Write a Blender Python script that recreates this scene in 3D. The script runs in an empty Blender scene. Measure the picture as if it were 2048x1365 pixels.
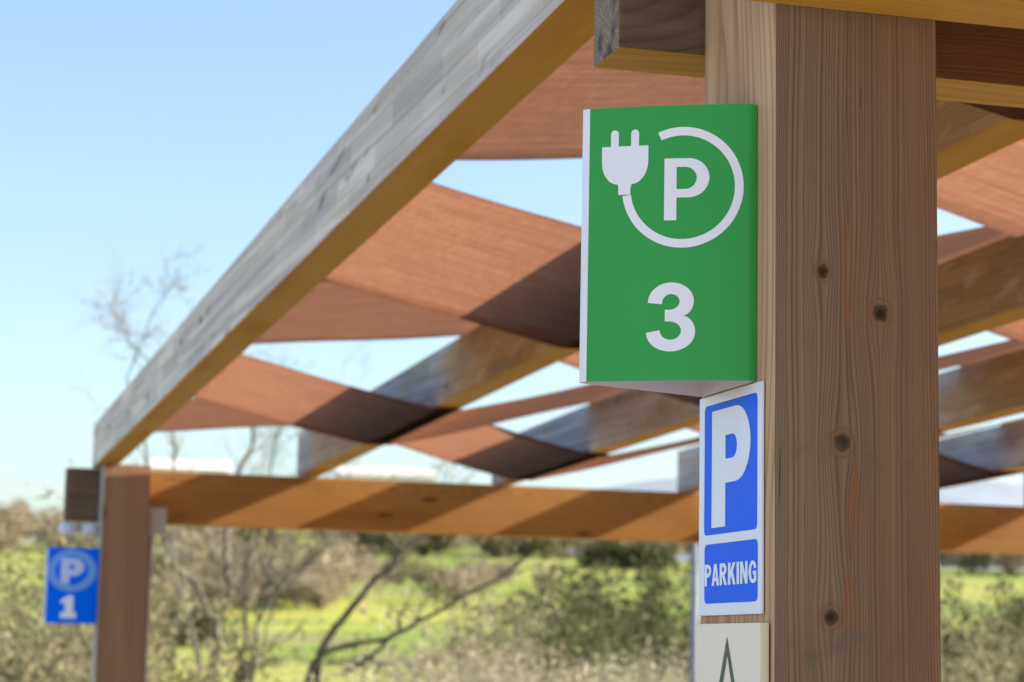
import bpy, bmesh, math, random
import numpy as np
from mathutils import Vector, Matrix
random.seed(7); rng = np.random.default_rng(7)
C = bpy.context.scene.collection
sc = bpy.context.scene
Z0 = 1.56                                   # height of the survey origin above the ground

# ---------------------------------------------------------------- camera
CU, CV, CZ = -0.9448, -2.2858, 0.0402 + Z0
yaw, pitch, roll, FPX = 0.27225, 0.14185, 0.0193, 4414.94
fw = Vector((math.sin(yaw)*math.cos(pitch), math.cos(yaw)*math.cos(pitch), math.sin(pitch)))
r0 = Vector((math.cos(yaw), -math.sin(yaw), 0)); u0 = r0.cross(fw)
rt = r0*math.cos(roll) + u0*math.sin(roll); up = u0*math.cos(roll) - r0*math.sin(roll)
cd = bpy.data.cameras.new('camera'); cam = bpy.data.objects.new('camera', cd); C.objects.link(cam)
M = Matrix((rt, up, -fw)).transposed().to_4x4(); M.translation = Vector((CU, CV, CZ)); cam.matrix_world = M
cd.sensor_width = 36; cd.lens = FPX/2048*36; cd.clip_start = .05; cd.clip_end = 20000
cd.dof.use_dof = True; cd.dof.focus_distance = 2.52; cd.dof.aperture_fstop = 8.5; cd.dof.aperture_blades = 0
sc.camera = cam
def at(px, py, d):
    """a point d metres out in the direction of survey bearing (px, py)"""
    v = fw*FPX + rt*(px-1024) - up*(py-682.5)
    v = v/math.hypot(v.x, v.y)
    return Vector((CU, CV, CZ)) + v*d

# ---------------------------------------------------------------- helpers
def tag(o, label=None, cat=None, group=None, kind=None):
    if label: o['label'] = label
    if cat: o['category'] = cat
    if group: o['group'] = group
    if kind: o['kind'] = kind
    return o
def empty(name, loc=(0, 0, 0)):
    o = bpy.data.objects.new(name, None); C.objects.link(o); o.location = loc; o.empty_display_size = .1; return o
def link(name, me, mats, parent=None, loc=None, smooth=False):
    if not isinstance(mats, (list, tuple)): mats = [mats]
    for m in mats: me.materials.append(m)
    o = bpy.data.objects.new(name, me); C.objects.link(o)
    if smooth: me.shade_smooth()
    if parent is not None: o.parent = parent; o.location = -Vector(parent.location) if loc is None else loc
    elif loc is not None: o.location = loc
    return o
def bm_link(name, bm, mats, parent=None, loc=None, smooth=False):
    me = bpy.data.meshes.new(name); bm.to_mesh(me); bm.free()
    return link(name, me, mats, parent, loc, smooth)
def raw_mesh(name, V, F, mi=None):
    me = bpy.data.meshes.new(name); me.from_pydata([tuple(v) for v in V], [], F)
    if mi is not None: me.polygons.foreach_set('material_index', mi)
    me.update(); return me
def hexa(bm, c, mats=(0, 0, 0, 0, 0, 0), bev=.004, seg=2):
    """box from 8 corners (bottom ring 4, top ring 4); mats = bottom, top, -y, +x, +y, -x"""
    vs = [bm.verts.new(p) for p in c]
    idx = [(0, 3, 2, 1), (4, 5, 6, 7), (0, 1, 5, 4), (1, 2, 6, 5), (2, 3, 7, 6), (3, 0, 4, 7)]
    fs = []
    for f, m in zip(idx, mats):
        q = bm.faces.new([vs[i] for i in f]); q.material_index = m; fs.append(q)
    if bev:
        es = set(e for f in fs for e in f.edges)
        bmesh.ops.bevel(bm, geom=list(es), offset=bev, segments=seg, affect='EDGES', profile=.6, material=-1)
def box(bm, x0, x1, y0, y1, z0, z1, **k):
    hexa(bm, [(x0, y0, z0), (x1, y0, z0), (x1, y1, z0), (x0, y1, z0), (x0, y0, z1), (x1, y0, z1), (x1, y1, z1), (x0, y1, z1)], **k)

class NT:
    def __init__(s, name):
        s.m = bpy.data.materials.new(name); s.m.use_nodes = True; s.t = s.m.node_tree
        s.b = s.t.nodes['Principled BSDF']; s.out = s.t.nodes['Material Output']
    def n(s, t, **k):
        q = s.t.nodes.new(t)
        for a, b in k.items(): setattr(q, a, b)
        return q
    def set(s, sock, v):
        if hasattr(v, 'is_output') or isinstance(v, bpy.types.NodeSocket): s.t.links.new(v, sock)
        else:
            if isinstance(v, (tuple, list)) and len(v) == 3 and sock.type == 'RGBA': v = (*v, 1)
            sock.default_value = v
    def mth(s, op, a, b=0., c=None, clamp=False):
        q = s.n('ShaderNodeMath', operation=op, use_clamp=clamp); s.set(q.inputs[0], a); s.set(q.inputs[1], b)
        if c is not None: s.set(q.inputs[2], c)
        return q.outputs[0]
    def add(s, a, b): return s.mth('ADD', a, b)
    def sub(s, a, b): return s.mth('SUBTRACT', a, b)
    def mul(s, a, b): return s.mth('MULTIPLY', a, b)
    def xyz(s, sock):
        q = s.n('ShaderNodeSeparateXYZ'); s.set(q.inputs[0], sock); return q.outputs[0], q.outputs[1], q.outputs[2]
    def vec(s, x, y, z):
        q = s.n('ShaderNodeCombineXYZ'); s.set(q.inputs[0], x); s.set(q.inputs[1], y); s.set(q.inputs[2], z); return q.outputs[0]
    def obj(s): return s.n('ShaderNodeTexCoord').outputs['Object']
    def noise(s, v, sc=1., det=3., rough=.5, dist=0.):
        q = s.n('ShaderNodeTexNoise'); s.set(q.inputs['Vector'], v); q.inputs['Scale'].default_value = sc
        q.inputs['Detail'].default_value = det; q.inputs['Roughness'].default_value = rough; q.inputs['Distortion'].default_value = dist
        return q.outputs['Fac']
    def ramp(s, f, *st, interp='LINEAR'):
        q = s.n('ShaderNodeValToRGB'); s.set(q.inputs[0], f); cr = q.color_ramp; cr.interpolation = interp
        while len(cr.elements) < len(st): cr.elements.new(.5)
        for e, (p, c) in zip(cr.elements, st):
            e.position = p; e.color = (*c, 1) if isinstance(c, tuple) else (c, c, c, 1)
        return q.outputs[0]
    def rng(s, v, a, b, c=0., d=1.):
        q = s.n('ShaderNodeMapRange', interpolation_type='SMOOTHSTEP'); s.set(q.inputs[0], v)
        for i, x in enumerate((a, b, c, d)): s.set(q.inputs[i+1], x)
        return q.outputs[0]
    def mix(s, f, a, b, mode='MIX'):
        q = s.n('ShaderNodeMix', data_type='RGBA', blend_type=mode, clamp_factor=True); s.set(q.inputs[0], f); s.set(q.inputs[6], a); s.set(q.inputs[7], b)
        return q.outputs[2]
    def bump(s, h, st=.3, d=.001):
        q = s.n('ShaderNodeBump'); q.inputs['Strength'].default_value = st; q.inputs['Distance'].default_value = d
        s.set(q.inputs['Height'], h); s.set(s.b.inputs['Normal'], q.outputs[0])
    def fin(s, col, rough=.7, spec=.3):
        s.set(s.b.inputs['Base Color'], col); s.set(s.b.inputs['Roughness'], rough); s.b.inputs['Specular IOR Level'].default_value = spec
        return s.m

def wood(name, light, dark, grey=(.4, .4, .41), weather=0., axis='z', cen=(.1, -.02), freq=260., knots=None, lam=None, contrast=.6, rndknots=True, orange=None, depthvar=.03, fade=None, flames=None):
    w = NT(name); x, y, z = w.xyz(w.obj())
    oi = w.n('ShaderNodeObjectInfo').outputs['Random']
    g, a, b = {'z': (z, x, y), 'x': (x, z, y), 'y': (y, x, z)}[axis]
    g = w.add(g, w.mul(oi, 0. if knots else 17.))
    kd = None
    if knots:
        for (ka, kg, kr, ks) in knots:              # the grain flows round each knot
            da = w.sub(a, ka); dg = w.sub(g, kg)
            d2 = w.add(w.mul(w.mul(da, da), 1/(ks*ks)), w.mul(w.mul(dg, dg), 1/(ks*ks*9)))
            e = w.mth('POWER', 2.718, w.mul(d2, -1.))
            a = w.sub(a, w.mul(w.mul(da, e), .8))
            wob = w.noise(w.vec(w.mul(da, 90.), w.mul(dg, 90.), ka*50), 1., 2.)
            dd = w.mth('SQRT', w.add(w.mul(da, da), w.mul(w.mul(dg, dg), .75)))
            dd = w.add(w.mul(dd, 1/kr), w.mul(w.sub(wob, .5), 1.3))
            kd = dd if kd is None else w.mth('MINIMUM', kd, dd)
    n1 = w.noise(w.vec(w.mul(a, 4.), w.mul(b, 4.), w.mul(g, 1.1)), 1., 2.)
    n2 = w.noise(w.vec(w.mul(a, 9.), w.mul(b, 9.), w.mul(g, 5.)), 1., 3.)
    A = w.add(w.sub(a, cen[0]), w.add(w.mul(w.sub(n1, .5), .03), w.mul(w.sub(n2, .5), .006)))
    dz = w.noise(w.vec(0., 3.7, w.mul(g, 1.7)), 1., 1.)
    B = w.add(w.sub(b, cen[1]), w.mul(w.sub(dz, .5), depthvar*4))
    R = w.mth('SQRT', w.add(w.mul(A, A), w.mul(B, B)))
    Rw = w.add(R, w.mul(w.sub(w.noise(w.vec(w.mul(R, 22.), 5., 0.), 1., 2.), .5), .06)); ph = w.mth('FRACT', w.mul(Rw, freq))
    late = w.ramp(ph, (0., .25), (.3, .0), (.62, .35), (.9, 1.), (1., .25))
    fine = w.noise(w.vec(w.mul(a, 420.), w.mul(b, 420.), w.mul(g, 4.)), 1., 3., .6)
    streak = w.noise(w.vec(w.mul(a, 38.), w.mul(b, 38.), w.mul(g, .9)), 1., 3.)
    blot = w.noise(w.vec(w.mul(a, 8.), w.mul(b, 8.), w.mul(g, 2.2)), 1., 4.)
    lstr = w.mul(late, w.mul(w.rng(streak, .2, .65, .5, 1.), contrast))
    col = w.mix(lstr, light, dark)
    if orange: col = w.mix(w.rng(w.noise(w.vec(w.mul(R, 55.), 2., w.mul(g, .8)), 1., 2.), .56, .7, 0., .75), col, orange)
    col = w.mix(w.rng(fine, .3, .75, 0., .35), col, dark)
    col = w.mix(w.rng(streak, .35, .7, 0., .3), col, w.mix(.5, dark, light))
    col = w.mix(w.rng(blot, .5, .72, 0., .4), col, dark)
    if fade:                                         # grey only towards the far end, browner towards the near end
        fd = w.rng(w.add(y, w.mul(w.sub(blot, .5), 1.6)), fade[1], fade[0]); weather = w.mul(fd, weather)
    if not (isinstance(weather, float) and weather == 0): col = w.mix(w.mul(w.rng(blot, .3, .6, .45, 1.), weather), col, w.mix(w.rng(streak, .3, .7), grey, tuple(c*.62 for c in grey)))
    hgt = w.sub(w.mul(late, -.6), w.mul(fine, .5))
    if lam:                                          # glued laminations with finger joints
        br = w.n('ShaderNodeTexBrick', offset=.37, offset_frequency=2)
        w.set(br.inputs['Vector'], w.vec(w.add(g, w.mul(w.sub(n2, .5), .02)), w.add(b, .5), 0.)); br.inputs['Scale'].default_value = 1.
        for k, v in (('Brick Width', .41), ('Row Height', .053), ('Mortar Size', .0012), ('Mortar Smooth', .3), ('Bias', 0.)): br.inputs[k].default_value = v
        w.set(br.inputs['Color1'], tuple(1+lam*q for q in (1., .95, .75))); w.set(br.inputs['Color2'], tuple(1-lam*q for q in (1.5, 1.4, 1.15))); w.set(br.inputs['Mortar'], (.5, .49, .48))
        col = w.mix(1., col, br.outputs['Color'], 'MULTIPLY')
        sc_ = w.noise(w.vec(w.add(w.mul(g, 6.), w.mul(b, 14.)), w.mul(b, 17.), 4.), 1., 2., .5)
        col = w.mix(w.rng(sc_, .63, .72, 0., .75), col, (.20, .17, .15)); col = w.mix(w.rng(sc_, .42, .34, 0., .3), col, (.62, .50, .38))
    if rndknots:
        vo = w.n('ShaderNodeTexVoronoi'); vo.inputs['Scale'].default_value = 1.; vo.inputs['Randomness'].default_value = 1.
        w.set(vo.inputs['Vector'], w.vec(w.mul(a, 7.), w.mul(b, 7.), w.mul(g, 2.)))
        kk = w.rng(vo.outputs['Distance'], .03, .13, 1., 0.)
        col = w.mix(w.mul(kk, .85), col, tuple(c*.3 for c in dark))
    if knots:
        for (fa, fg, fl_, fh, fd_) in flames or []:      # orange heartwood tongues
            t_ = w.mul(w.sub(fg, g), fd_/fl_); tt = w.mth('SQRT', w.mth('MAXIMUM', t_, .0001))
            f_ = w.mth('DIVIDE', w.mth('ABSOLUTE', w.add(w.sub(a, fa), w.mul(w.sub(n2, .5), .004))), w.mul(tt, fh))
            lo = w.sub(w.mth('MINIMUM', w.mul(t_, 3.), .6), .35)
            edge = w.mul(w.rng(f_, lo, w.add(lo, .4), .12, 1.), w.rng(f_, 1.0, 1.25, 1., 0.)); fade_ = w.mul(w.rng(t_, 0., .03), w.rng(t_, .25, 1.2, 1., 0.))
            col = w.mix(w.mul(w.mul(edge, fade_), .85), col, (.21, .075, .02))
        col = w.mix(w.rng(w.add(a, w.mul(w.sub(blot, .5), .10)), .0, .10, .5, 0.), col, w.mix(late, (.225, .168, .138), (.075, .050, .038)))
        crk = w.noise(w.vec(w.mul(a, 230.), w.mul(b, 230.), w.mul(g, 7.)), 1., 1.); col = w.mix(w.rng(crk, .74, .79, 0., .8), col, (.03, .02, .015))
        col = w.mix(w.rng(w.add(a, w.mul(w.sub(blot, .5), .12)), .07, .17, 0., .35), col, w.mix(1., col, (1.12, .84, .66), 'MULTIPLY'))
        halo = w.rng(kd, 1.2, 2.8, .75, 0.)
        col = w.mix(halo, col, w.mix(w.mth('FRACT', w.mul(kd, 1.15)), (.085, .04, .02), (.20, .10, .052)))
        col = w.mix(w.rng(kd, 1.0, 1.25, 1., 0.), col, (.060, .030, .016))
        col = w.mix(w.rng(kd, .45, .85, 1., 0.), col, (.016, .009, .006))
        # old tide marks and dirt
        for (gz, am) in ((.268+Z0, .55), (.06+Z0, .6), (.395+Z0, .3)):
            bd = w.rng(w.mth('ABSOLUTE', w.add(w.sub(g, gz), w.mul(w.sub(blot, .5), .12))), 0., .022, am, 0.)
            col = w.mix(w.mul(bd, w.rng(w.noise(w.vec(w.mul(a, 30.), w.mul(b, 30.), w.mul(g, 22.)), 1., 4.), .45, .62)), col, (.10, .085, .07))
    w.bump(hgt, .55, .0012)
    return w.fin(col, w.rng(blot, .3, .7, .62, .82), .22)

def plain(name, col, rough=.5, spec=.4, var=.0, sc=8.):
    w = NT(name)
    if var:
        f = w.noise(w.obj(), sc, 4., .6); col = w.mix(w.rng(f, .3, .7), tuple(c*(1-var) for c in col), tuple(min(1, c*(1+var*.4)) for c in col))
    return w.fin(col, rough, spec)

# ---------------------------------------------------------------- materials
KN = [(.0587, .4801+Z0, .0058, .013), (.129, .4355+Z0, .0075, .022), (.0817, .2861+Z0, .0078, .022), (.068, .090+Z0, .0072, .02)]
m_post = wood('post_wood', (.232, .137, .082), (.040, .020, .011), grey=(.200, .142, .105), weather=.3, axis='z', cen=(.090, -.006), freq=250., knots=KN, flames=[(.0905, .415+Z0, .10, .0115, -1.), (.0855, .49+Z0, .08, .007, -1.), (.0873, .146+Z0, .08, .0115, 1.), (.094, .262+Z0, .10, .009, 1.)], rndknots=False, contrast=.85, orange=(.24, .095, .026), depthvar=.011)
m_postl = wood('post_side_wood_lit', (.70, .45, .26), (.34, .125, .03), grey=(.62, .46, .36), weather=.25, axis='z', cen=(.045, .19), freq=60., contrast=1., rndknots=False, orange=(.40, .17, .03))  # paler than the front face: open-sky light put into the colour
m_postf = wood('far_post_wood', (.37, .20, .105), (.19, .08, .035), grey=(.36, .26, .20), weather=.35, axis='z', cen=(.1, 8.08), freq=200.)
m_postfl = wood('far_post_side_wood_lit', (.52, .47, .40), (.35, .28, .2), weather=.4, axis='z', cen=(.3, 8.2), freq=90.)  # left face's sky light painted in as a lighter tone
m_beam = wood('orange_beam_wood', (.37, .175, .042), (.18, .07, .012), axis='x', cen=(2.4, 8.25), freq=150., contrast=.55, weather=.0)
m_beamn = wood('red_beam_wood', (.17, .065, .018), (.07, .022, .006), axis='x', cen=(2.1, .1), freq=240., contrast=.8, weather=0., rndknots=False)
m_stub = wood('weathered_beam_wood', (.23, .145, .085), (.040, .018, .008), grey=(.19, .135, .10), weather=.6, axis='x', cen=(2.43, .1), freq=130., contrast=1., rndknots=False)
m_under = wood('bounce_lit_underside_wood', (.58, .34, .055), (.34, .16, .018), axis='x', cen=(2.2, .3), freq=160., contrast=.6, rndknots=False)  # beam bottoms; yellow light bounced from below is put into the colour
m_runder = wood('bounce_lit_rafter_underside_wood', (.52, .29, .03), (.32, .145, .01), axis='y', cen=(.3, 2.3), freq=140., contrast=.4)  # golden bounce off ground and cloth is mixed into the wood tone
m_rside = wood('grey_rafter_wood', (.64, .54, .42), (.34, .25, .17), grey=(.86, .77, .74), weather=.8, axis='y', cen=(.3, 2.9), freq=120., contrast=.6, lam=.13)
m_rmid = wood('part_grey_rafter_wood', (.42, .27, .12), (.24, .12, .045), grey=(.55, .55, .58), weather=.95, axis='y', cen=(.3, 2.9), freq=120., contrast=.45, lam=.09, fade=(6.1, 5.0))
m_rin = wood('brown_rafter_wood', (.40, .24, .10), (.22, .11, .04), weather=.2, axis='y', cen=(.3, 2.9), freq=120., contrast=.45)
w = NT('end_grain'); x, y, z = w.xyz(w.obj())
R = w.mth('SQRT', w.add(w.mth('POWER', w.sub(y, .42), 2.), w.mth('POWER', w.sub(z, 2.2), 2.)))
f = w.noise(w.vec(w.mul(x, 10.), w.mul(w.add(y, z), 30.), w.mul(w.sub(y, z), 160.)), 1., 4., .6)
col = w.mix(w.mul(w.ramp(w.mth('FRACT', w.mul(R, 160.)), (0., 0.), (.7, .6), (.9, 1.), (1., 0.)), .5), (.27, .205, .155), (.085, .06, .04))
col = w.mix(w.rng(f, .5, .62, 0., .7), col, (.34, .28, .22)); col = w.mix(w.rng(w.noise(w.obj(), 22., 4.), .5, .65, 0., .8), col, (.05, .045, .05))
w.bump(f, .6, .002); m_end = w.fin(col, .85, .15)

w = NT('shade_cloth'); x, y, z = w.xyz(w.obj())
th = w.noise(w.vec(w.mul(x, 3.), w.mul(y, 160.), w.mul(z, 3.)), 1., 4., .7)
th2 = w.noise(w.vec(w.mul(x, 140.), w.mul(y, 9.), 0.), 1., 3., .6)
bl = w.noise(w.vec(w.mul(x, 4.), w.mul(y, 26.), 0.), 1., 5., .65)
sp = w.n('ShaderNodeTexVoronoi'); w.set(sp.inputs['Vector'], w.vec(w.mul(x, 9.), w.mul(y, 15.), 0.)); sp.inputs['Scale'].default_value = 1.
col = w.mix(w.rng(th, .25, .75), (.50, .325, .235), (.74, .515, .395)); col = w.mix(w.rng(th2, .3, .7, 0., .35), col, (.42, .255, .175))
col = w.mix(w.rng(bl, .35, .7, 0., .4), col, (.48, .305, .22)); col = w.mix(w.rng(sp.outputs['Distance'], .02, .06, .7, 0.), col, (.85, .7, .55))
df = w.n('ShaderNodeBsdfDiffuse'); tr = w.n('ShaderNodeBsdfTranslucent'); mx = w.n('ShaderNodeMixShader'); mx.inputs[0].default_value = .8
w.set(df.inputs[0], w.mix(1., col, (.11, .11, .10), 'MULTIPLY')); w.set(tr.inputs[0], col)
w.t.links.new(df.outputs[0], mx.inputs[1]); w.t.links.new(tr.outputs[0], mx.inputs[2])
bp = w.n('ShaderNodeBump'); bp.inputs['Strength'].default_value = .4; bp.inputs['Distance'].default_value = .004; w.set(bp.inputs['Height'], th); w.t.links.new(bp.outputs[0], df.inputs['Normal'])
w.t.links.new(mx.outputs[0], w.out.inputs[0]); m_cloth = w.m

def film(name, col, rough=.32, var=.05, spec=.35):
    w = NT(name); x, y, z = w.xyz(w.obj())
    f = w.noise(w.vec(w.mul(x, 6.), w.mul(y, 6.), w.mul(z, 2.5)), 1., 3.); g = w.noise(w.obj(), 240., 2.)
    c = w.mix(w.rng(f, .3, .7), tuple(a*(1-var) for a in col), col); w.bump(w.add(w.mul(f, 1.), w.mul(g, .02)), .25, .004)
    c = w.mix(w.rng(w.noise(w.obj(), 45., 5., .7), .64, .76, 0., .12), c, (.3, .29, .27))
    return w.fin(c, rough, spec)
m_green = film('green_film', (.028, .35, .066)); m_white = film('white_film', (.84, .86, 1.0)); m_inner = film('sheet_inside', (.72, .68, .70), .5)
m_blue = film('blue_film', (0., .13, 1.), spec=.05); m_blue2 = film('bright_blue_film', (0., .16, 1.), spec=.03); m_pale = film('pale_blue_film', (.15, .36, .92)); m_pale2 = film('pale_white_film', (.55, .62, .95))
m_cream = film('cream_plate', (.95, .79, .67), .45); m_creame = film('cream_plate_edge', (.62, .58, .42), .45); m_grey = film('grey_film', (.075, .085, .085), .5)
m_tape = plain('brown_tape', (.42, .28, .14), .5, .3, .4, 60.)
m_metal = plain('galvanised_steel', (.20, .22, .26), .6, .3, .2, 12.)
m_pwhite = plain('white_plastic', (.72, .74, .85), .4, .5)
m_bgrey = plain('grey_plastic', (.40, .37, .36), .5, .4, .15)
m_bolt = plain('bolt_steel', (.3, .3, .3), .35, .6)

# ---------------------------------------------------------------- pergola
T = .1035
slope = -.021661
def zr(v): return 1.06896 + slope*v + Z0
RH = .2095; RW = .1035; U = [.0217 + k*.985 for k in range(12)]; RY = -.00702
per = tag(empty('pergola'), 'timber parking pergola with grey weathered rafters and woven terracotta shade cloth strips', 'pergola')
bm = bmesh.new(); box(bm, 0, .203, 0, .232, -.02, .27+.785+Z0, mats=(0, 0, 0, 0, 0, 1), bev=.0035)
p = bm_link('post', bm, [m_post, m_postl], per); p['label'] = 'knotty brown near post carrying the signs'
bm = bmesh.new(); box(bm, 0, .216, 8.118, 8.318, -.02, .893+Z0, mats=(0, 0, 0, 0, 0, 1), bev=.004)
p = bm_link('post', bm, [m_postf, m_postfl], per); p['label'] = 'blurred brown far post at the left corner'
# cross beams
zb = .7874 + Z0
def cross(u0_, u1_, v0, v1, z0, z1, mats, slots):
    bm = bmesh.new(); box(bm, u0_, u1_, v0, v1, z0, z1, mats=slots, bev=.004)
    return bm_link('cross_beam', bm, mats, per)
b = cross(-.1125, 11.2, .2325, .2325+T, zb, zr(.29)-.003, [m_under, m_stub, m_end, m_beamn], (0, 1, 1, 2, 1, 2)); b['label'] = 'beam behind the near post with its dark weathered end sticking out left'
# the front face right of the post keeps the redder unweathered wood
me = b.data; bmx = bmesh.new(); bmx.from_mesh(me)
bmesh.ops.bisect_plane(bmx, geom=bmx.verts[:]+bmx.edges[:]+bmx.faces[:], plane_co=(.1, 0, 0), plane_no=(1, 0, 0))
for f_ in bmx.faces:
    if f_.material_index == 1 and f_.calc_center_median().x > .1: f_.material_index = 3
bmx.to_mesh(me); bmx.free()
b = cross(-.1125, 11.2, -.0005-T, -.0005, zb, zr(-.05)-.003, [m_under, m_stub, m_end], (0, 1, 1, 2, 1, 2)); b['label'] = 'beam across the front of the near post'
b = cross(-.156, 11.2, 8.319, 8.319+T, .6323+Z0, zr(8.36)-.003, [m_under, m_beam, m_end], (0, 1, 1, 2, 1, 2)); b['label'] = 'orange brown far beam with slanting rafter shadows'
me = b.data; bmx = bmesh.new(); bmx.from_mesh(me); me.materials.append(m_stub)
bmesh.ops.bisect_plane(bmx, geom=bmx.verts[:]+bmx.edges[:]+bmx.faces[:], plane_co=(.1, 0, 0), plane_no=(1, 0, 0))
for f_ in bmx.faces:
    if f_.material_index == 1 and f_.calc_center_median().x < .1: f_.material_index = 3
bmx.to_mesh(me); bmx.free()
# rafters
V0, V1 = -2.92, 8.357
bm = bmesh.new()
def rc(u, v, dz): return (u + RY*v, v, zr(v) + dz)
hexa(bm, [rc(0, V0, 0), rc(RW, V0, 0), rc(RW, V1, 0), rc(0, V1, 0), rc(0, V0, RH), rc(RW, V0, RH), rc(RW, V1, RH), rc(0, V1, RH)], mats=(1, 0, 0, 2, 0, 0), bev=.005)
raf = bm_link('rafter', bm, [m_rside, m_runder, m_rin], per, loc=(U[0], 0, 0)); raf['label'] = 'outermost rafter, weathered grey along its whole side'
inner = raf.copy(); inner.data = raf.data.copy(); inner.data.materials[0] = m_rmid
for u in U[1:]:
    c = inner.copy(); c['label'] = 'inner rafter, grey at its far end'; C.objects.link(c); c.parent = per; c.location = (u, 0, 0)
# shade cloth strips woven over and under the rafters
H = RH + .006
def strip(va, vb, kind, seed):
    r = random.Random(seed); pts = []      # (u, height over rafter bottom)
    if kind == 'A': pts = [(U[0]+RW+.002, H-.03)]
    else: pts = [(U[0]+RW+.002, .62*H)]
    for k in range(1, 12):
        over = (k % 2 == 0) if kind == 'A' else (k % 2 == 1)
        h = H if over else -.010
        pts += [(U[k]-.004, h), (U[k]+RW+.004, h)]
    prof = []
    for i in range(len(pts)-1):
        (a, ha), (b_, hb) = pts[i], pts[i+1]; n = 14 if b_-a > .3 else 3
        for j in range(n):
            t = j/n; sag = -.003*math.sin(math.pi*t) if n > 5 else 0
            prof.append((a+(b_-a)*t, ha+(hb-ha)*t+sag))
    prof.append(pts[-1]); nv = 10; V = []; F = []
    ph = r.random()*6
    for i, (u, h) in enumerate(prof):
        for j in range(nv+1):
            s = j/nv; v = va+(vb-va)*s +   .003*math.sin(u*2.3+ph)*(1-s) + .003*math.sin(u*1.9+ph*2)*s
            hh = h + .004*math.sin(u*9+ph)*abs(s-.5)
            V.append((u + RY*v, v, zr(v)+hh))
    for i in range(len(prof)-1):
        for j in range(nv):
            q = i*(nv+1)+j; F.append((q, q+nv+1, q+nv+2, q+1))
    me = raw_mesh('shade_cloth', V, F); o = link('shade_cloth', me, m_cloth, per, smooth=True)
    md = o.modifiers.new('hem', 'SOLIDIFY'); md.thickness = .0015; md.offset = 0
    return o
for i, (a, b_, k) in enumerate([(-2.85, -1.45, 'A'), (-1.5, -.3, 'B'), (-.05, 1.27, 'A'), (1.255, 2.5, 'B'), (2.75, 4.06, 'A'), (4.045, 5.29, 'B'), (5.58, 6.81, 'A'), (6.795, 8.0, 'B')]):
    strip(a, b_, k, i)

# ---------------------------------------------------------------- signs
class Path2:
    """outline made of straight runs and quarter ellipses"""
    def __init__(s, x, y): s.p = [(x, y)]
    def L(s, x, y): s.p.append((x, y)); return s
    def Q(s, x, y, d, n=9):
        a, b_ = s.p[-1]
        for i in range(1, n+1):
            t = i/n*math.pi/2
            if d == 'h': s.p.append((a+(x-a)*math.sin(t), b_+(y-b_)*(1-math.cos(t))))
            else: s.p.append((a+(x-a)*(1-math.cos(t)), b_+(y-b_)*math.sin(t)))
        return s
def rrect(x0, y0, x1, y1, r):
    return Path2(x0+r, y0).L(x1-r, y0).Q(x1, y0+r, 'h').L(x1, y1-r).Q(x1-r, y1, 'v').L(x0+r, y1).Q(x0, y1-r, 'h').L(x0, y0+r).Q(x0+r, y0, 'v').p
def glyphP(x0, t, b_, sw, xr, bb, ct, cb, cr, rk=.52):
    m1 = (t+bb)/2; m2 = (ct+cb)/2; r1 = (bb-t)*rk; r2 = min((cr-x0-sw)*.95, (cb-ct)*rk)
    return [Path2(x0, t).L(xr-r1, t).Q(xr, m1, 'h').Q(xr-r1, bb, 'v').L(x0+sw, bb).L(x0+sw, b_).L(x0, b_).p,
            Path2(x0+sw, ct).L(cr-r2, ct).Q(cr, m2, 'h').Q(cr-r2, cb, 'v').L(x0+sw, cb).p]
def ring(cx, cy, ro, ri, a0=0., a1=360., n=72):
    if a1-a0 >= 360:
        return [[(cx+r*math.cos(2*math.pi*i/n), cy-r*math.sin(2*math.pi*i/n)) for i in range(n)] for r in (ro, ri)]
    A = [math.radians(a0+(a1-a0)*i/n) for i in range(n+1)]
    return [[(cx+ro*math.cos(a), cy-ro*math.sin(a)) for a in A]+[(cx+ri*math.cos(a), cy-ri*math.sin(a)) for a in reversed(A)]]
def fill(shapes, mapf, cut=None, lift=0.):
    """shapes: list of groups of closed outlines -> flat mesh, cut along x, mapped into place"""
    bm = bmesh.new()
    for g in shapes:
        cu = bpy.data.curves.new('outline', 'CURVE'); cu.dimensions = '2D'; cu.fill_mode = 'BOTH'
        for poly in g:
            sp_ = cu.splines.new('POLY'); sp_.points.add(len(poly)-1); sp_.use_cyclic_u = True
            for q, (x, y) in zip(sp_.points, poly): q.co = (x*.01, -y*.01, 0, 1)
        o = bpy.data.objects.new('outline', cu); me = bpy.data.meshes.new_from_object(o)
        bm.from_mesh(me); bpy.data.objects.remove(o); bpy.data.curves.remove(cu); bpy.data.meshes.remove(me)
    if cut:
        for c in cut: bmesh.ops.bisect_plane(bm, geom=bm.verts[:]+bm.edges[:]+bm.faces[:], plane_co=(c*.01, 0, 0), plane_no=(1, 0, 0))
    for v in bm.verts: v.co = mapf(v.co.x*100, -v.co.y*100)
    return bm
three = Path2(1300, 610).Q(1346, 570, 'v').Q(1391, 606, 'h').Q(1368, 636, 'v').Q(1394, 668, 'h').Q(1345, 706, 'v').Q(1297, 669, 'h').L(1324, 664).Q(1345, 683, 'v').Q(1366, 665, 'h').Q(1342, 647, 'v').L(1334, 647).L(1334, 624).L(1342, 624).Q(1363, 608, 'h').Q(1346, 593, 'v').Q(1328, 613, 'h').p
plug = [[Path2(1222, 295).L(1222, 270).Q(1230, 262, 'v').Q(1238, 270, 'h').L(1238, 295).p],
        [Path2(1263, 295).L(1263, 270).Q(1271, 262, 'v').Q(1279, 270, 'h').L(1279, 295).p],
        [Path2(1204, 295).L(1298, 295).L(1298, 326).Q(1264, 372, 'v').L(1264, 378).L(1262.5, 378).L(1262.5, 393).L(1238, 393).L(1238, 378).L(1237, 372).Q(1204, 326, 'h').p],
        [[(1245.9, 393.), (1262.5, 393.), (1263.8, 393.4), (1246.7, 395.5)]]]
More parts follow.
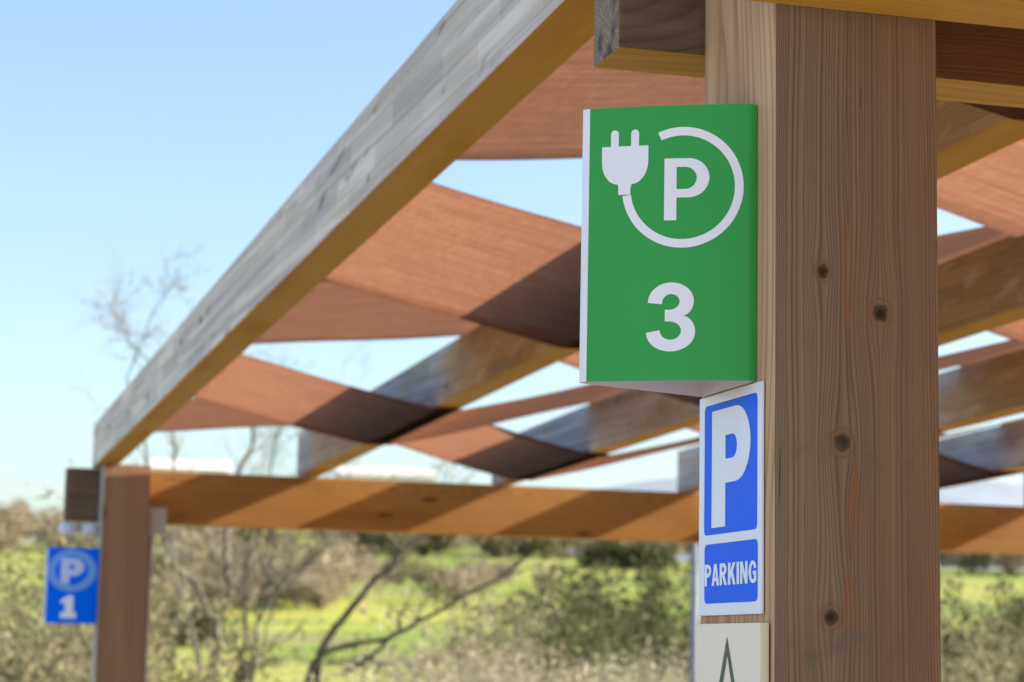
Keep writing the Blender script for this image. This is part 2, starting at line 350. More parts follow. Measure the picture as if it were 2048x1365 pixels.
green_shapes = [plug[0], plug[1], plug[2], ring(1366.6, 380.8, 120.8, 103.6, -173., 114.), glyphP(1330.5, 323, 446.7, 24.5, 1420, 401.5, 340.5, 384.6, 1395), [three]]

class Wrap:
    """folded sheet: flange on the post side, back leaf, rounded nose, front leaf"""
    def __init__(s, v0, zb_, zt_, xL, xR, yT, yB, k=1.):
        s.k = k
        s.v0, s.zb, s.zt, s.xL, s.xR, s.yT, s.yB = v0, zb_, zt_, xL, xR, yT, yB
        P0 = Vector((-.1775, .139)); P1 = Vector((-.0025, .0490)); n = Vector((-.42, -.907)); s.P0, s.P1, s.n = P0, P1, n; s.L = (P1-P0).length
    def front(s, t, lift=0.):
        d = .0065*math.sin(math.pi*min(1, max(0, t)))**.8
        if t > .94: d -= 0.004*((t-.94)/.06)**2
        q = s.P0.lerp(s.P1, t) + s.n*(d+lift); return q
    def m(s, x, y, lift):
        t = (x-s.xL)/(s.xR-s.xL); q = s.front(t, lift); k = (y-s.yT)/(s.yB-s.yT)
        return Vector((q.x*s.k, q.y+s.v0, s.zt-(s.zt-s.zb)*k))
    def body(s, name, parent, mats):       # mats: film, white, inside
        path = [(-.0012, .062), (-.0012, .14), (-.0016, .2195), (-.004, .2215), (-.06, .2005), (-.12, .1775), (-.178, .1545), (-.1822, .1515), (-.1832, .147), (-.1812, .1415)]
        path = [(a, b_, 1) for a, b_ in path]
        for i in range(61):
            t = i/60; q = s.front(t); path.append((q.x, q.y, 0 if t <= .985 else 0))
        for k, (a, b_) in enumerate([(-.0018, .053), (-.0016, .0585)]): path.append((a, b_, 1))
        th = .0011; n = len(path); P = [Vector((a, b_)) for a, b_, _ in path]; N = []
        for i in range(n):
            d = (P[min(n-1, i+1)]-P[max(0, i-1)]).normalized(); N.append(Vector((d.y, -d.x)))
        cen = Vector((-.06, .14)); V = []; F = []; mi = []
        for i in range(n):
            o_ = P[i]; sgn = 1 if (P[i]-cen).dot(N[i]) > 0 else -1; q = P[i]-N[i]*sgn*th
            for (a, z) in ((o_, s.zb), (o_, s.zt), (q, s.zb), (q, s.zt)): V.append((a.x*s.k, a.y+s.v0, z))
        for i in range(n-1):
            a = i*4; b_ = a+4
            F += [(a, b_, b_+1, a+1), (a+2, a+3, b_+3, b_+2), (a, a+2, b_+2, b_), (a+1, b_+1, b_+3, a+3)]
            mi += [path[i][2] if path[i+1][2] == 1 or path[i][2] == 1 else 0, 2, 1, 1]
        F += [(0, 1, 3, 2), (n*4-4, n*4-2, n*4-1, n*4-3)]; mi += [1, 1]
        me = raw_mesh(name, V, F, mi); bmn = bmesh.new(); bmn.from_mesh(me); bmesh.ops.recalc_face_normals(bmn, faces=bmn.faces); bmn.to_mesh(me); bmn.free(); me.shade_smooth(); me.set_sharp_from_angle(angle=math.radians(32))
        return link(name, me, mats, parent)
    def art(s, name, shapes, mat, parent, lift=.0006):
        cuts = [s.xL+(s.xR-s.xL)*i/24 for i in range(1, 24)]
        bmf = fill(shapes, lambda x, y: s.m(x, y, lift), cuts)
        return bm_link(name, bmf, mat, parent)
sg = tag(empty('parking_sign', (-.09, .12, .357+Z0)), 'large green wraparound sign with white plug, P and number 3', 'sign')
W1 = Wrap(0., .357+Z0, .6815+Z0, 1178, 1513, 215.5, 763)
W1.body('folded_sheet', sg, [m_green, m_white, m_inner])
W1.art('plug_symbol', green_shapes[0:4], m_white, sg); W1.art('letter', [green_shapes[4]], m_white, sg); W1.art('numeral', [green_shapes[5]], m_white, sg)
# tape under the folded sheet, sticking it to the post side
bm = bmesh.new(); box(bm, -.003, -.0005, .066, .118, .3515+Z0, .3565+Z0, bev=.0004); box(bm, -.0035, -.0005, .12, .2, .353+Z0, .3558+Z0, bev=.0004)
bm_link('tape', bm, m_tape, sg)
s2 = tag(empty('parking_sign', (-.09, 8.23, .152+Z0)), 'bright blue wraparound sign with P in a ring and number 1, on far post', 'sign')
W2 = Wrap(8.118-.01, .1525+Z0, .5015+Z0, 103, 190, 1096, 1247, 1.29)
W2.body('folded_sheet', s2, [m_blue2, m_pale2, m_inner])
one = [Path2(136.5, 1225).L(136.5, 1206).L(129, 1208).L(129, 1201).L(141, 1192).L(151, 1192).L(151, 1225).L(156, 1225).L(156, 1237).L(129, 1237).L(129, 1225).p]
W2.art('ring', [ring(145.5, 1142, 42, 28.5)], m_pale, s2)
W2.art('letter', [glyphP(127, 1117, 1168, 15, 167, 1153, 1130, 1139, 151)], m_pale2, s2)
W2.art('numeral', [one], m_white, s2)
# flat sign on the post side: local axes right = -v, up = z
ps = tag(empty('parking_sign', (0, .127, .092+Z0)), 'narrow white and blue panel reading P PARKING below the green sign', 'sign')
bm = bmesh.new(); box(bm, -.0045, -.0015, .0265, .2265, .0925+Z0, .3545+Z0, bev=.0006); bm_link('panel', bm, m_white, ps)
def side(x): return lambda a, b_: Vector((x, -a, Z0-b_))
bm_link('blue_field', fill([[rrect(-.2075, -.343, -.0395, -.1875, .007)], [rrect(-.2055, -.1765, -.0375, -.1065, .007)]], side(-.0049)), m_blue, ps)
bm_link('letter', fill([glyphP(-.1815, -.3345, -.1955, .0445, -.0585, -.2465, -.3025, -.2745, -.1005)], side(-.0053)), m_white, ps)
# heavy condensed capitals, each in a box one unit high
def cap(ch):
    if ch == 'P': return glyphP(0, 0, 1, .2, .56, .6, .17, .43, .37, .5)
    if ch == 'R':
        q = glyphP(0, 0, 1, .2, .57, .56, .17, .40, .37, .5); o = q[0]
        i = o.index((.2, .56)); return [o[:i]+[(.40, .56), (.61, 1), (.395, 1), (.22, .61), (.2, .61), (.2, 1), (0, 1)], q[1]]
    if ch == 'A': return [[(.2, 0), (.41, 0), (.62, 1), (.415, 1), (.375, .79), (.235, .79), (.2, 1), (0, 1)], [(.263, .63), (.347, .63), (.305, .32)]]
    if ch == 'K': return [[(0, 0), (.2, 0), (.2, .37), (.38, 0), (.6, 0), (.40, .4), (.62, 1), (.40, 1), (.27, .6), (.2, .72), (.2, 1), (0, 1)]]
    if ch == 'I': return [[(0, 0), (.2, 0), (.2, 1), (0, 1)]]
    if ch == 'N': return [[(0, 0), (.2, 0), (.40, .56), (.40, 0), (.59, 0), (.59, 1), (.39, 1), (.19, .45), (.19, 1), (0, 1)]]
    if ch == 'G': return [Path2(.59, .34).Q(.31, 0, 'v').Q(0, .5, 'h').Q(.31, 1, 'v').Q(.6, .86, 'h').L(.6, .46).L(.32, .46).L(.32, .62).L(.42, .62).L(.42, .76).Q(.32, .83, 'v').Q(.2, .5, 'h').Q(.31, .17, 'v').Q(.4, .35, 'h').p]
word = []; xx = 0
for ch, wd in zip('PARKING', (.56, .62, .61, .62, .2, .59, .6)):
    word.append([[(xx+px_, py_) for px_, py_ in poly] for poly in cap(ch)]); xx += wd+(.045 if ch in 'PA' else .075)
k_ = .164/(xx-.075)
bm_link('lettering', fill([[[(-.2035+px_*k_, -.1527+py_*.0255) for px_, py_ in poly] for poly in g] for g in word], side(-.0053)), m_white, ps)
cs = tag(empty('notice_plate', (0, .11, -.2+Z0)), 'cream plate with a thin grey peaked mark below the blue panel', 'sign')
bm = bmesh.new(); box(bm, -.0125, -.002, .0095, .2105, -.2175+Z0, .0825+Z0, mats=(0, 0, 1, 0, 0, 0), bev=.0008); bm_link('plate', bm, [m_cream, m_creame], cs)
bm_link('peak_mark', fill([[Path2(-.1092, -.0665).L(-.0325, .1).L(-.0485, .1).L(-.1088, -.0465).L(-.168, .1).L(-.186, .1).L(-.1103, -.0665).p]], side(-.0129)), m_grey, cs)

# bits on the far post
jb = tag(empty('junction_box', (.26, 8.25, .55+Z0)), 'small grey box on the right side of the far post under the orange beam', 'box')
bm = bmesh.new(); box(bm, .218, .305, 8.17, 8.30, .578+Z0, .70+Z0, bev=.006); bm_link('housing', bm, m_bgrey, jb)
bm = bmesh.new(); box(bm, .222, .301, 8.162, 8.169, .584+Z0, .694+Z0, bev=.003); bm_link('cover', bm, m_bgrey, jb)
bm = bmesh.new(); bmesh.ops.create_cone(bm, segments=12, radius1=.011, radius2=.011, depth=1.9, cap_ends=True, matrix=Matrix.Translation((.24, 8.24, .573+Z0-.95))); bm_link('conduit', bm, m_bgrey, jb, smooth=True)
fl = tag(empty('floodlight', (-.09, 8.3, .6+Z0)), 'white twin headed lamp under the beam end above the blue number 1 sign', 'lamp')
bm = bmesh.new(); box(bm, -.098, -.082, 8.30, 8.40, .585+Z0, .632+Z0, bev=.002); bm_link('bracket', bm, m_bgrey, fl)
for s_ in (-1, 1):
    bm = bmesh.new(); bmesh.ops.create_uvsphere(bm, u_segments=20, v_segments=12, radius=1., matrix=Matrix.Translation((-.09+s_*.052, 8.29, .594+Z0)) @ Matrix.Diagonal((.043, .05, .034, 1)))
    bm_link('lamp_head', bm, m_pwhite, fl, smooth=True)

# ---------------------------------------------------------------- ground and hills
def sstep(a, b_, x): t = np.clip((x-a)/(b_-a), 0, 1); return t*t*(3-2*t)
def gz(x, y):
    dx, dy = np.asarray(x, float)-CU, np.asarray(y, float)-CV
    d = np.hypot(dx, dy); az = np.arctan2(dx, dy)
    z = -1.6*sstep(14, 55, d) + np.clip(d-60, 0, 260)*.068*(.97+.03*np.sin(az*7)) + np.clip(d-320, 0, None)*.004
    z = z + .125*np.clip(d-305, 0, 42)*sstep(.05, .11, az)*(1-sstep(.25, .33, az))
    z = z + .5*np.sin(x*.05+1)*np.sin(y*.043)*sstep(50, 120, d)
    z = z - .035*np.clip(d-900, 0, None)
    return z
rad = np.concatenate([[.0], np.geomspace(1.5, 1500, 120)]); NA = 220
V = [(CU, CV, -.002)]; 
for r_ in rad[1:]:
    a = np.linspace(0, 2*np.pi, NA, endpoint=False); X = CU+r_*np.sin(a); Y = CV+r_*np.cos(a)
    V += list(zip(X, Y, gz(X, Y)))
F = [(0, 1+(i+1) % NA, 1+i) for i in range(NA)]
for k in range(len(rad)-2):
    for i in range(NA):
        a, b_ = 1+k*NA+i, 1+k*NA+(i+1) % NA; F.append((a, b_, b_+NA, a+NA))
w = NT('meadow'); ob = w.obj(); x, y, z = w.xyz(ob)
n1 = w.noise(ob, .06, 4.); n2 = w.noise(ob, .9, 4., .6); n3 = w.noise(w.vec(w.mul(x, .02), w.mul(y, .10), 0.), 1., 3.)
col = w.mix(w.rng(n1, .4, .6), (.24, .32, .055), (.38, .40, .09)); col = w.mix(w.rng(n3, .5, .62, 0., .8), col, (.50, .47, .09))
col = w.mix(w.rng(n2, .45, .75, 0., .5), col, (.20, .22, .04)); col = w.mix(w.rng(w.noise(ob, .12, 5., .6), .50, .62, 0., .75), col, (.29, .25, .12))
m_meadow = w.fin(col, .9, .1)
tag(link('ground', raw_mesh('ground', V, F), m_meadow, smooth=True), 'sunlit yellow green meadow rising to a low ridge', 'ground', kind='structure')
w = NT('gravel'); ob = w.obj(); f = w.noise(ob, 60., 4., .7)
m_gravel = w.fin(w.mix(w.rng(f, .3, .7), (.56, .455, .35), (.72, .60, .46)), .9, .1); 
n = 110; V = []; F = []
for i in range(n+1):
    for j in range(n+1):
        X = -40+90*i/n; Y = -60+75*j/n; V.append((X, Y, float(gz(X, Y))+.006))
F = [(i*(n+1)+j, (i+1)*(n+1)+j, (i+1)*(n+1)+j+1, i*(n+1)+j+1) for i in range(n) for j in range(n)]
tag(link('parking_lot', raw_mesh('parking_lot', V, F), m_gravel), 'pale gravel parking surface under the pergola', 'parking lot', kind='structure')
# far blue hill
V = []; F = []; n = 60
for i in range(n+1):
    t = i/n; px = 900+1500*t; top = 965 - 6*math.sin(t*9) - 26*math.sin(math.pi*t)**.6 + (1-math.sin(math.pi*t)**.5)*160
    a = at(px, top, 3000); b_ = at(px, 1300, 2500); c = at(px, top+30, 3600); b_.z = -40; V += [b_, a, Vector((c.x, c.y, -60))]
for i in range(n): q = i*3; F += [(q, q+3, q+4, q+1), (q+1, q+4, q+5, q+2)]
m_hill = plain('hazy_far_hill', (.36, .40, .44), .9, .1, .15, .01)  # blue of the distant air is put into the hill's colour
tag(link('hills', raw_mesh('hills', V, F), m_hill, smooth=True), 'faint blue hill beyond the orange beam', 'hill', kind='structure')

# ---------------------------------------------------------------- vegetation
def leafmat(name, c1, c2, c3, tl=.35, rough=.6):
    w = NT(name); r_ = w.n('ShaderNodeNewGeometry').outputs['Random Per Island']
    col = w.ramp(r_, (0., c1), (.5, c2), (1., c3)); df = w.n('ShaderNodeBsdfDiffuse'); tr = w.n('ShaderNodeBsdfTranslucent'); mx = w.n('ShaderNodeMixShader'); mx.inputs[0].default_value = tl
    w.set(df.inputs[0], col); w.set(tr.inputs[0], col); w.t.links.new(df.outputs[0], mx.inputs[1]); w.t.links.new(tr.outputs[0], mx.inputs[2]); w.t.links.new(mx.outputs[0], w.out.inputs[0]); return w.m
m_bark = plain('grey_bark', (.20, .18, .15), .9, .1, .5, 6.); m_barkd = plain('dark_bark', (.12, .105, .085), .9, .1, .5, 6.); m_twig = plain('pale_twigs', (.40, .34, .25), .9, .1, .35, 3.)
L_tan = leafmat('dry_tan_leaves', (.36, .295, .20), (.50, .42, .30), (.22, .18, .12), .25)
L_olive = leafmat('olive_leaves', (.12, .12, .06), (.25, .23, .12), (.42, .36, .22))
L_dark = leafmat('dark_leaves', (.045, .052, .028), (.13, .13, .06), (.07, .072, .04), .25)
L_green = leafmat('mid_green_leaves', (.06, .07, .03), (.13, .135, .06), (.27, .27, .12))
L_bud = leafmat('yellow_buds', (.42, .36, .10), (.55, .50, .18), (.36, .32, .14))
L_reed = leafmat('reed_blades', (.44, .39, .28), (.32, .29, .18), (.56, .49, .38), .25)

def tube(V, F, pts, rads, n=5):
    base = len(V); P = [Vector(p) for p in pts]
    for i, p_ in enumerate(P):
        d = (P[min(len(P)-1, i+1)]-P[max(0, i-1)]).normalized(); a = d.cross(Vector((.31, .2, .93))).normalized(); b_ = d.cross(a)
        for k in range(n):
            t = 2*math.pi*k/n; q = p_+(a*math.cos(t)+b_*math.sin(t))*rads[i]; V.append((q.x, q.y, q.z))
    for i in range(len(P)-1):
        for k in range(n):
            a = base+i*n+k; b_ = base+i*n+(k+1) % n; F.append((a, b_, b_+n, a+n))
def grow(V, F, p0, d0, length, rad, depth, tips, r, bend=.35, kids=(3, 5), n=4, upb=.15):
    pts = [p0]; d = d0.normalized(); steps = 5 if depth > 0 else 4
    for i in range(steps):
        d = (d+Vector((r.gauss(0, bend*.45), r.gauss(0, bend*.45), r.gauss(0, bend*.3)+upb*.3))).normalized(); pts.append(pts[-1]+d*(length/steps))
    tube(V, F, pts, [rad*(1-.75*i/steps) for i in range(steps+1)], n if rad > .006 else 3)
    tips += pts[2:]
    if depth > 0:
        for _ in range(r.randint(*kids)):
            i = r.randint(1, steps); q = pts[i]; dd = (pts[i]-pts[i-1]).normalized()
            nd = (dd+Vector((r.gauss(0, .65), r.gauss(0, .65), r.gauss(.1, .5)))).normalized()
            grow(V, F, q, nd, length*r.uniform(.45, .7), rad*(1-.75*i/steps)*.62+.0008, depth-1, tips, r, bend, kids, n, upb)
def cards(pts, per, spread, size, seed, flat=1., elong=1.6):
    g = np.random.default_rng(seed); P = np.repeat(np.array([tuple(p_) for p_ in pts]), per, axis=0); N = len(P)
    P = P+g.normal(0, spread, (N, 3)); A = g.normal(0, 1, (N, 3)); A /= np.linalg.norm(A, axis=1)[:, None]
    B = np.cross(A, g.normal(0, 1, (N, 3))); B /= np.linalg.norm(B, axis=1)[:, None]; s_ = size*g.uniform(.5, 1.3, (N, 1))
    Q = np.stack([P-A*s_*elong, P+B*s_*.5, P+A*s_*elong, P-B*s_*.5], 1).reshape(-1, 3)
    me = bpy.data.meshes.new('leaves'); me.vertices.add(4*N); me.vertices.foreach_set('co', Q.ravel()); me.loops.add(4*N); me.loops.foreach_set('vertex_index', np.arange(4*N, dtype=np.int32))
    me.polygons.add(N); me.polygons.foreach_set('loop_start', np.arange(0, 4*N, 4, dtype=np.int32)); me.update(calc_edges=True); return me
def part_rel(name, me, mat, root, smooth=False):
    o = link(name, me, mat, None, smooth=smooth); o.parent = root; o.location = -root.location; return o

def stem_tree(name, label, stems, d, depthjit, bark, leaf, seed, twig_len=.9, tdepth=3, leafn=1, group=None, starts=.25, tmat=None, lsize=.02, dens=.6):
    """bare multi-stem tree; stems = [(polyline of bearings), r0, r1]"""
    r = random.Random(seed); V, F, tips = [], [], []; V2, F2 = [], []
    for (pl, ra, rb_) in stems:
        off = r.uniform(-depthjit, depthjit); P = [at(x, y, d+off*(i/len(pl))) for i, (x, y) in enumerate(pl)]
        Q = []
        for i in range(len(P)-1):
            for k in range(4): Q.append(P[i].lerp(P[i+1], k/4)+Vector((r.gauss(0, .012), r.gauss(0, .012), 0)))
        Q.append(P[-1]); n = len(Q); rs = [ra+(rb_-ra)*i/(n-1) for i in range(n)]
        tube(V, F, Q, rs, 7)
        for i in range(int(n*starts), n):
            for _ in range(1):
                if r.random() < dens:
                    dd = (Q[i]-Q[i-1]).normalized(); nd = (dd*.6+Vector((r.gauss(0, .6), r.gauss(0, .6), r.gauss(.35, .35)))).normalized()
                    grow(V2, F2, Q[i], nd, twig_len*r.uniform(.6, 1.3), rs[i]*.35+.0018, tdepth, tips, r)
    base = at(stems[0][0][0][0], 1365, d+0.); base.z = float(gz(base.x, base.y))
    root = tag(empty(name, base), label, 'tree', group)
    p0 = at(*stems[0][0][0], d); tube(V, F, [base-Vector((0, 0, .1)), p0], [stems[0][1]*1.5, stems[0][1]*1.1], 8)
    for st in stems[1:]:
        q = at(*st[0][0], d)
        if st[0][0][1] > 1300: tube(V, F, [base-Vector((0, 0, .1)), q], [st[1]*1.3, st[1]*1.05], 7)
    part_rel('trunk', raw_mesh('trunk', V, F), bark, root, True)
    tw = part_rel('crown', raw_mesh('crown', V2, F2), tmat or bark, root)
    if leafn:
        sel = [t for t in tips if r.random() < leafn]
        lv = link('leaves', cards(sel, 1, .03, lsize, seed), leaf); lv.parent = tw; lv.location = (0, 0, 0); lv.matrix_parent_inverse = Matrix()
    return root
DA = 26.
stem_tree('bare_tree', 'bare grey multi-stem tree with thin upright trunks right of the far post', [
    ([(431, 1362), (433, 1256), (459, 1185), (453, 1126), (450, 1065), (462, 980), (500, 900), (505, 850), (490, 770)], .055, .014),
    ([(399, 1362), (400, 1313), (383, 1262), (374, 1230), (350, 1150), (345, 1050), (350, 900), (345, 840), (315, 740), (265, 690), (235, 640)], .034, .006),
    ([(431, 1247), (412, 1215), (392, 1171), (340, 1125), (322, 1060), (300, 960), (282, 850), (255, 760), (300, 640), (350, 560)], .036, .005),
    ], DA, 1.5, m_bark, L_bud, 3, tdepth=3, leafn=.05, twig_len=.62, starts=.25, dens=.55)
stem_tree('bare_tree', 'bare thin-stemmed tree leaning right from a dark forked stump', [
    ([(487, 1350), (490, 1300), (492, 1201), (494, 1120), (512, 1010), (545, 920), (560, 830)], .026, .008),
    ([(505, 1340), (511, 1310), (513, 1250), (536, 1205), (560, 1176), (577, 1150), (628, 1120), (690, 1060), (740, 980)], .026, .008),
    ([(478, 1362), (490, 1340), (504, 1322)], .085, .06),
    ], DA-2, 1.2, m_barkd, L_bud, 5, tdepth=3, leafn=.06, twig_len=.75, starts=.25, dens=.75)
stem_tree('bare_tree', 'bare dark tree slanting up right across the meadow', [
    ([(616, 1365), (643, 1301), (704, 1213), (752, 1156), (776, 1144), (800, 1110), (870, 1040), (900, 980)], .044, .010),
    ([(640, 1310), (672, 1297), (704, 1289), (779, 1277), (840, 1244), (898, 1213), (950, 1180), (1010, 1150), (1060, 1110)], .03, .012),
    ([(779, 1277), (760, 1300), (734, 1319), (689, 1347)], .022, .02),
    ([(800, 1268), (800, 1235), (812, 1208)], .02, .01),
    ], DA-4, .8, m_barkd, L_bud, 9, tdepth=2, leafn=.1, starts=.45, twig_len=.6, dens=.7)

def bush(name, label, cat, px, pytop, d, width, mats, seed, nst=26, leafper=2, lsize=.035, depth=2, group=None, spread=.08, twig=None, kids=(3, 5)):
    """many-stemmed shrub; top reaches the bearing height, width in metres"""
    r = random.Random(seed); base = at(px, 1300, d); base.z = float(gz(base.x, base.y)); h = at(px, pytop, d).z-base.z
    V, F, tips = [], [], []
    for _ in range(int(nst*1.35)):
        a = r.uniform(0, 2*math.pi); rr = math.sqrt(r.random())*width*.5; q = base+Vector((rr*math.cos(a), rr*math.sin(a), -.1))
        lean = Vector((math.cos(a), math.sin(a), 0))*r.uniform(.05, .55)*width/h; L_ = h*r.uniform(.2, .74)
        grow(V, F, q, (Vector((0, 0, 1))+lean), L_, .012+h*.006, depth, tips, r, kids=kids)
    tips = [t for t in tips if t.z > base.z+.12*h]
    root = tag(empty(name, base), label, cat, group)
    part_rel('stems', raw_mesh('stems', V, F), twig or m_twig, root)
    part_rel('crown', cards(tips, leafper, spread, lsize, seed), mats, root)
    return root
# left of the far post
bush('shrub', 'tall olive and tan shrub at the left edge behind the blue number 1 sign', 'shrub', 20, 1065, 24, 2.6, L_olive, 11, nst=40, leafper=5, spread=.09)
bush('shrub', 'olive shrub filling the gap between the left edge and the far post', 'shrub', 105, 1055, 27, 1.25, L_olive, 12, nst=34, leafper=4)
bush('shrub', 'low olive shrub at the bottom left corner', 'shrub', 60, 1190, 19, 1.8, L_olive, 13, nst=34, leafper=4)
bush('shrub', 'pale grey-brown thicket right behind the far post', 'shrub', 350, 1060, 165, 11., L_tan, 14, nst=40, leafper=2, lsize=.16, spread=.4)
bush('shrub', 'pale grey-brown thicket under the second rafter end', 'shrub', 560, 1060, 160, 10., L_tan, 15, nst=40, leafper=2, lsize=.16, spread=.4)
# centre
bush('shrub', 'dry straw-coloured bush left of the green bushes', 'shrub', 985, 1125, 30, 1.2, L_tan, 21, nst=16, leafper=5, lsize=.03, spread=.09)
bush('shrub', 'bare tan thicket under the middle of the orange beam', 'shrub', 1075, 1150, 40, 1.3, L_tan, 22, nst=14, leafper=2)
bush('shrub', 'low dry bush beside the slanting dark tree', 'shrub', 915, 1265, 25, .8, L_tan, 23, nst=14, leafper=4)
bush('shrub', 'rounded mid green bush below the bright meadow patch', 'shrub', 1140, 1190, 38, 1.5, L_green, 24, nst=26, leafper=10, lsize=.05, spread=.11, twig=m_barkd)
bush('evergreen_tree', 'dark evergreen tree left of the near post', 'tree', 1315, 1100, 50, 2.5, L_dark, 25, nst=34, leafper=11, lsize=.07, twig=m_barkd, spread=.14)
bush('evergreen_tree', 'small dark evergreen between the green bush and the grey pole', 'tree', 1215, 1185, 42, 1.9, L_dark, 26, nst=28, leafper=10, lsize=.06, twig=m_barkd, spread=.12)
bush('shrub', 'dark olive shrub between the straw-coloured bush and the green bush', 'shrub', 1045, 1200, 33, 1.2, L_green, 27, nst=26, leafper=7, lsize=.045, spread=.1, twig=m_barkd)
# right
bush('evergreen_tree', 'dark olive tree at the right edge of the picture', 'tree', 2030, 1135, 40, 2.6, L_dark, 31, nst=32, leafper=9, lsize=.06, twig=m_barkd, spread=.12)
bush('shrub', 'mixed olive shrub right of the near post', 'shrub', 1930, 1150, 30, 2.0, L_olive, 32, nst=22, leafper=2)
bush('shrub', 'low pale shrub at the bottom right corner', 'shrub', 1985, 1290, 22, 1.6, L_olive, 33, nst=22, leafper=3)
bush('shrub', 'grey-green shrub hidden mostly behind the near post', 'shrub', 1720, 1120, 34, 3., L_olive, 34, nst=20, leafper=2)

def reeds(label, px, pyt, d, width, seed, n=260, mat=None):
    r = random.Random(seed); base = at(px, 1300, d); base.z = float(gz(base.x, base.y)); h = at(px, pyt, d).z-base.z; V, F = [], []
    for _ in range(n):
        q = base+r0*r.gauss(0, width*.3)+Vector((r.gauss(0, .3), r.gauss(0, .3), 0)); hh = h*r.uniform(.55, 1.05); ln = Vector((r.gauss(0, .16), r.gauss(0, .16), 0))*hh
        tdir = Vector((r.gauss(0, 1), r.gauss(0, 1), 0)).normalized()*.012; i = len(V); m_ = q+ln*.35+Vector((0, 0, hh*.6)); t_ = q+ln+Vector((0, 0, hh))
        V += [q-tdir, q+tdir, m_-tdir, m_+tdir, t_]; F += [(i, i+1, i+3, i+2), (i+2, i+3, i+4)]
        for k in range(5):                       # feathery plume
            s_ = t_-Vector((0, 0, hh*.05*k))+Vector((r.gauss(0, .02), r.gauss(0, .02), 0)); j = len(V); e_ = Vector((r.gauss(0, .03), r.gauss(0, .03), .045))
            V += [s_, s_+tdir*1.5, s_+e_, s_-tdir*1.5]; F.append((j, j+1, j+2, j+3))
    root = tag(empty('reed_clump', base), label, 'reeds', 'reed clumps along the bottom of the view'); part_rel('blades', raw_mesh('blades', V, F), mat or L_reed, root)
for i, (px, py, d, lb) in enumerate([(880, 1350, 20, 'pale reed clump farthest left of the row, by the slanting dark tree'), (1010, 1325, 21, 'pale reed clump in front of the straw-coloured bush'), (1120, 1335, 20, 'pale reed clump below the mid green bush'), (1235, 1335, 21, 'pale reed clump below the small dark evergreen'), (1350, 1295, 23, 'tall pale reed clump beside the grey pole')]):
    reeds(lb, px, py, d, 1.1, 50+i)

# ridge trees and hedges: three kinds, copied
protos = []
for i, (mt, lb) in enumerate([(L_dark, 'dark'), (L_olive, 'olive'), (L_tan, 'tan')]):
    r = random.Random(90+i); tips = []; V, F = [], []
    for _ in range(12): grow(V, F, Vector((r.gauss(0, .25), r.gauss(0, .25), 0)), Vector((r.gauss(0, .5), r.gauss(0, .5), 1)), 3.2*r.uniform(.6, 1), .06, 2, tips, r, kids=(3, 4))
    protos.append((raw_mesh('trunk', V, F), cards([t for t in tips if t.z > .5], 5, .22, .13, 90+i), mt, lb))
    protos[-1][0].materials.append(m_barkd); protos[-1][1].materials.append(mt)
r = random.Random(4)
spots = []
for i in range(64): spots.append((-60+2250*i/63+r.gauss(0, 14), 300+r.uniform(-25, 30), r.choice([0, 1, 2, 2]), r.uniform(.9, 1.6)))
for px in range(285, 430, 22): spots.append((px, 118, 0, .5))
for px in range(640, 740, 17): spots.append((px, 225, 0, .65))
for px in range(1180, 1340, 20): spots.append((px, 250, 0, .7))
for px in range(330, 640, 38): spots.append((px, 150+r.uniform(-8, 8), 2, .55))
for px in range(745, 1010, 24): spots.append((px, 205+r.uniform(-12, 12), r.choice([1, 2]), r.uniform(.35, .6)))
for px in (700, 905, 960, 1090): spots.append((px, 175+r.uniform(-20, 20), 2, .6))
words = {0: 'dark green tree', 1: 'olive green tree', 2: 'pale bare-looking tree'}
for i, (px, d, k, s_) in enumerate(spots):
    q = at(px, 1200, d); q.z = float(gz(q.x, q.y))-.1
    far = d > 260
    rt_ = tag(empty('ridge_tree' if far else 'hedge_tree', q), words[k]+(' in the blurred row along the far ridge' if far else ' in the blurred hedges across the meadow'), 'tree', ('trees along the far ridge, ' if far else 'hedge trees across the meadow, ')+words[k])
    rt_.rotation_euler.z = r.uniform(0, 6); rt_.scale = (s_*r.uniform(.9, 1.3), s_*r.uniform(.9, 1.3), s_)
    for nm, me in (('trunk', protos[k][0]), ('crown', protos[k][1])):
        o = bpy.data.objects.new(nm, me); C.objects.link(o); o.parent = rt_

# buildings and pole in the distance
m_wall = plain('pale_render', (.86, .82, .78), .8, .2, .1, 1.); m_roof = plain('pale_roof', (.82, .76, .72), .8, .2, .1, 1.); m_win = plain('dark_window', (.05, .06, .08), .2, .5)
def house(label, px0, px1, yt, d, rise):
    a = at(px0, yt, d); b_ = at(px1, yt, d); ux = (b_-a); L_ = Vector((ux.x, ux.y, 0)).length; mid = (a+b_)/2; g_ = float(gz(mid.x, mid.y)); h = mid.z-g_
    root = tag(empty('farm_building', (mid.x, mid.y, g_)), label, 'building'); root.rotation_euler.z = math.atan2(ux.y, ux.x)
    bm = bmesh.new(); box(bm, -L_/2, L_/2, 0, 6, -1, h-rise, bev=0); o = bm_link('wall', bm, m_wall); o.parent = root
    bm = bmesh.new(); hexa(bm, [(-L_/2-.3, -.4, h-rise), (L_/2+.3, -.4, h-rise), (L_/2+.3, 6.4, h-rise), (-L_/2-.3, 6.4, h-rise), (-L_/2-.3, 2.5, h), (L_/2+.3, 2.5, h), (L_/2+.3, 3.5, h), (-L_/2-.3, 3.5, h)], bev=0); o = bm_link('roof', bm, m_roof); o.parent = root
    for x in (-L_*.22, L_*.27): bm = bmesh.new(); box(bm, x, x+1.1, -.06, -.003, -1, h-rise-1.2, bev=0); o = bm_link('door', bm, m_win); o.parent = root
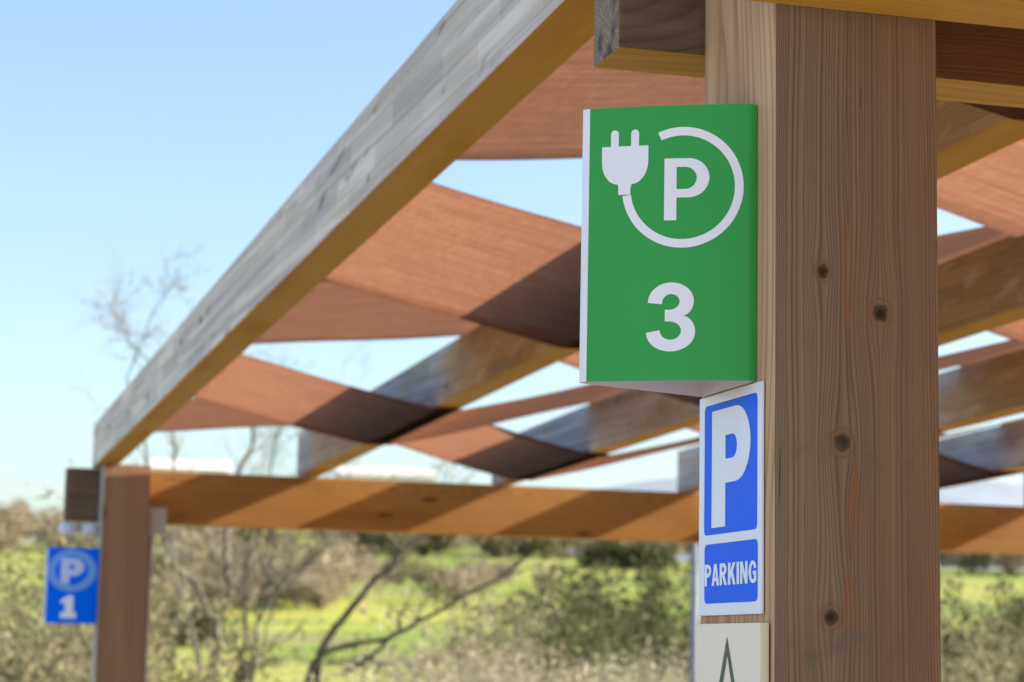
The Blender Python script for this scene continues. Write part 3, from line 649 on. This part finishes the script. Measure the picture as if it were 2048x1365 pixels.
house('long low pale shed just above the far beam next to the far post', 305, 460, 918, 345, 1.6)
house('long low pale shed just above the far beam past the second rafter', 676, 872, 933, 345, 1.4)
bp_ = at(1388, 1350, 17); bp_.z = float(gz(bp_.x, bp_.y)); hp = at(1388, 1092, 17).z+.25
pr = tag(empty('pole', bp_), 'slim grey metal pole just left of the near post', 'pole')
bm = bmesh.new(); bmesh.ops.create_cone(bm, segments=20, radius1=.036, radius2=.03, depth=hp-bp_.z, cap_ends=True, matrix=Matrix.Translation((0, 0, (hp-bp_.z)/2))); o = bm_link('shaft', bm, m_metal, smooth=True); o.parent = pr
bm = bmesh.new(); bmesh.ops.create_cone(bm, segments=20, radius1=.08, radius2=.08, depth=.03, cap_ends=True, matrix=Matrix.Translation((0, 0, .0))); o = bm_link('base_plate', bm, m_metal); o.parent = pr

# ---------------------------------------------------------------- light
S = Vector((1, -.24, .47)).normalized(); el = math.asin(S.z)
sd = bpy.data.lights.new('sun', 'SUN'); sd.energy = 4.9; sd.angle = math.radians(.5); sd.color = (1, .93, .82)
so = bpy.data.objects.new('sun', sd); C.objects.link(so); so.rotation_euler = (-S).to_track_quat('-Z', 'Y').to_euler()
wd = bpy.data.worlds.new('World'); sc.world = wd; wd.use_nodes = True; nt = wd.node_tree
bg = nt.nodes['Background']; sky = nt.nodes.new('ShaderNodeTexSky'); sky.sky_type = 'NISHITA'; sky.sun_disc = False
sky.sun_elevation = el; sky.sun_rotation = math.atan2(S.x, S.y); sky.air_density = 1.0; sky.dust_density = 2.0; sky.ozone_density = 1.8; sky.altitude = 100
nt.links.new(sky.outputs[0], bg.inputs[0]); bg.inputs[1].default_value = .15
vs = sc.view_settings; vs.view_transform = 'Standard'; vs.look = 'None'; vs.exposure = 1.0; vs.gamma = 1; vs.use_curve_mapping = False
sc.render.film_transparent = False
sc.cycles.use_denoising = True; sc.cycles.max_bounces = 6; sc.cycles.diffuse_bounces = 4; sc.cycles.transmission_bounces = 3; sc.cycles.sample_clamp_indirect = 8
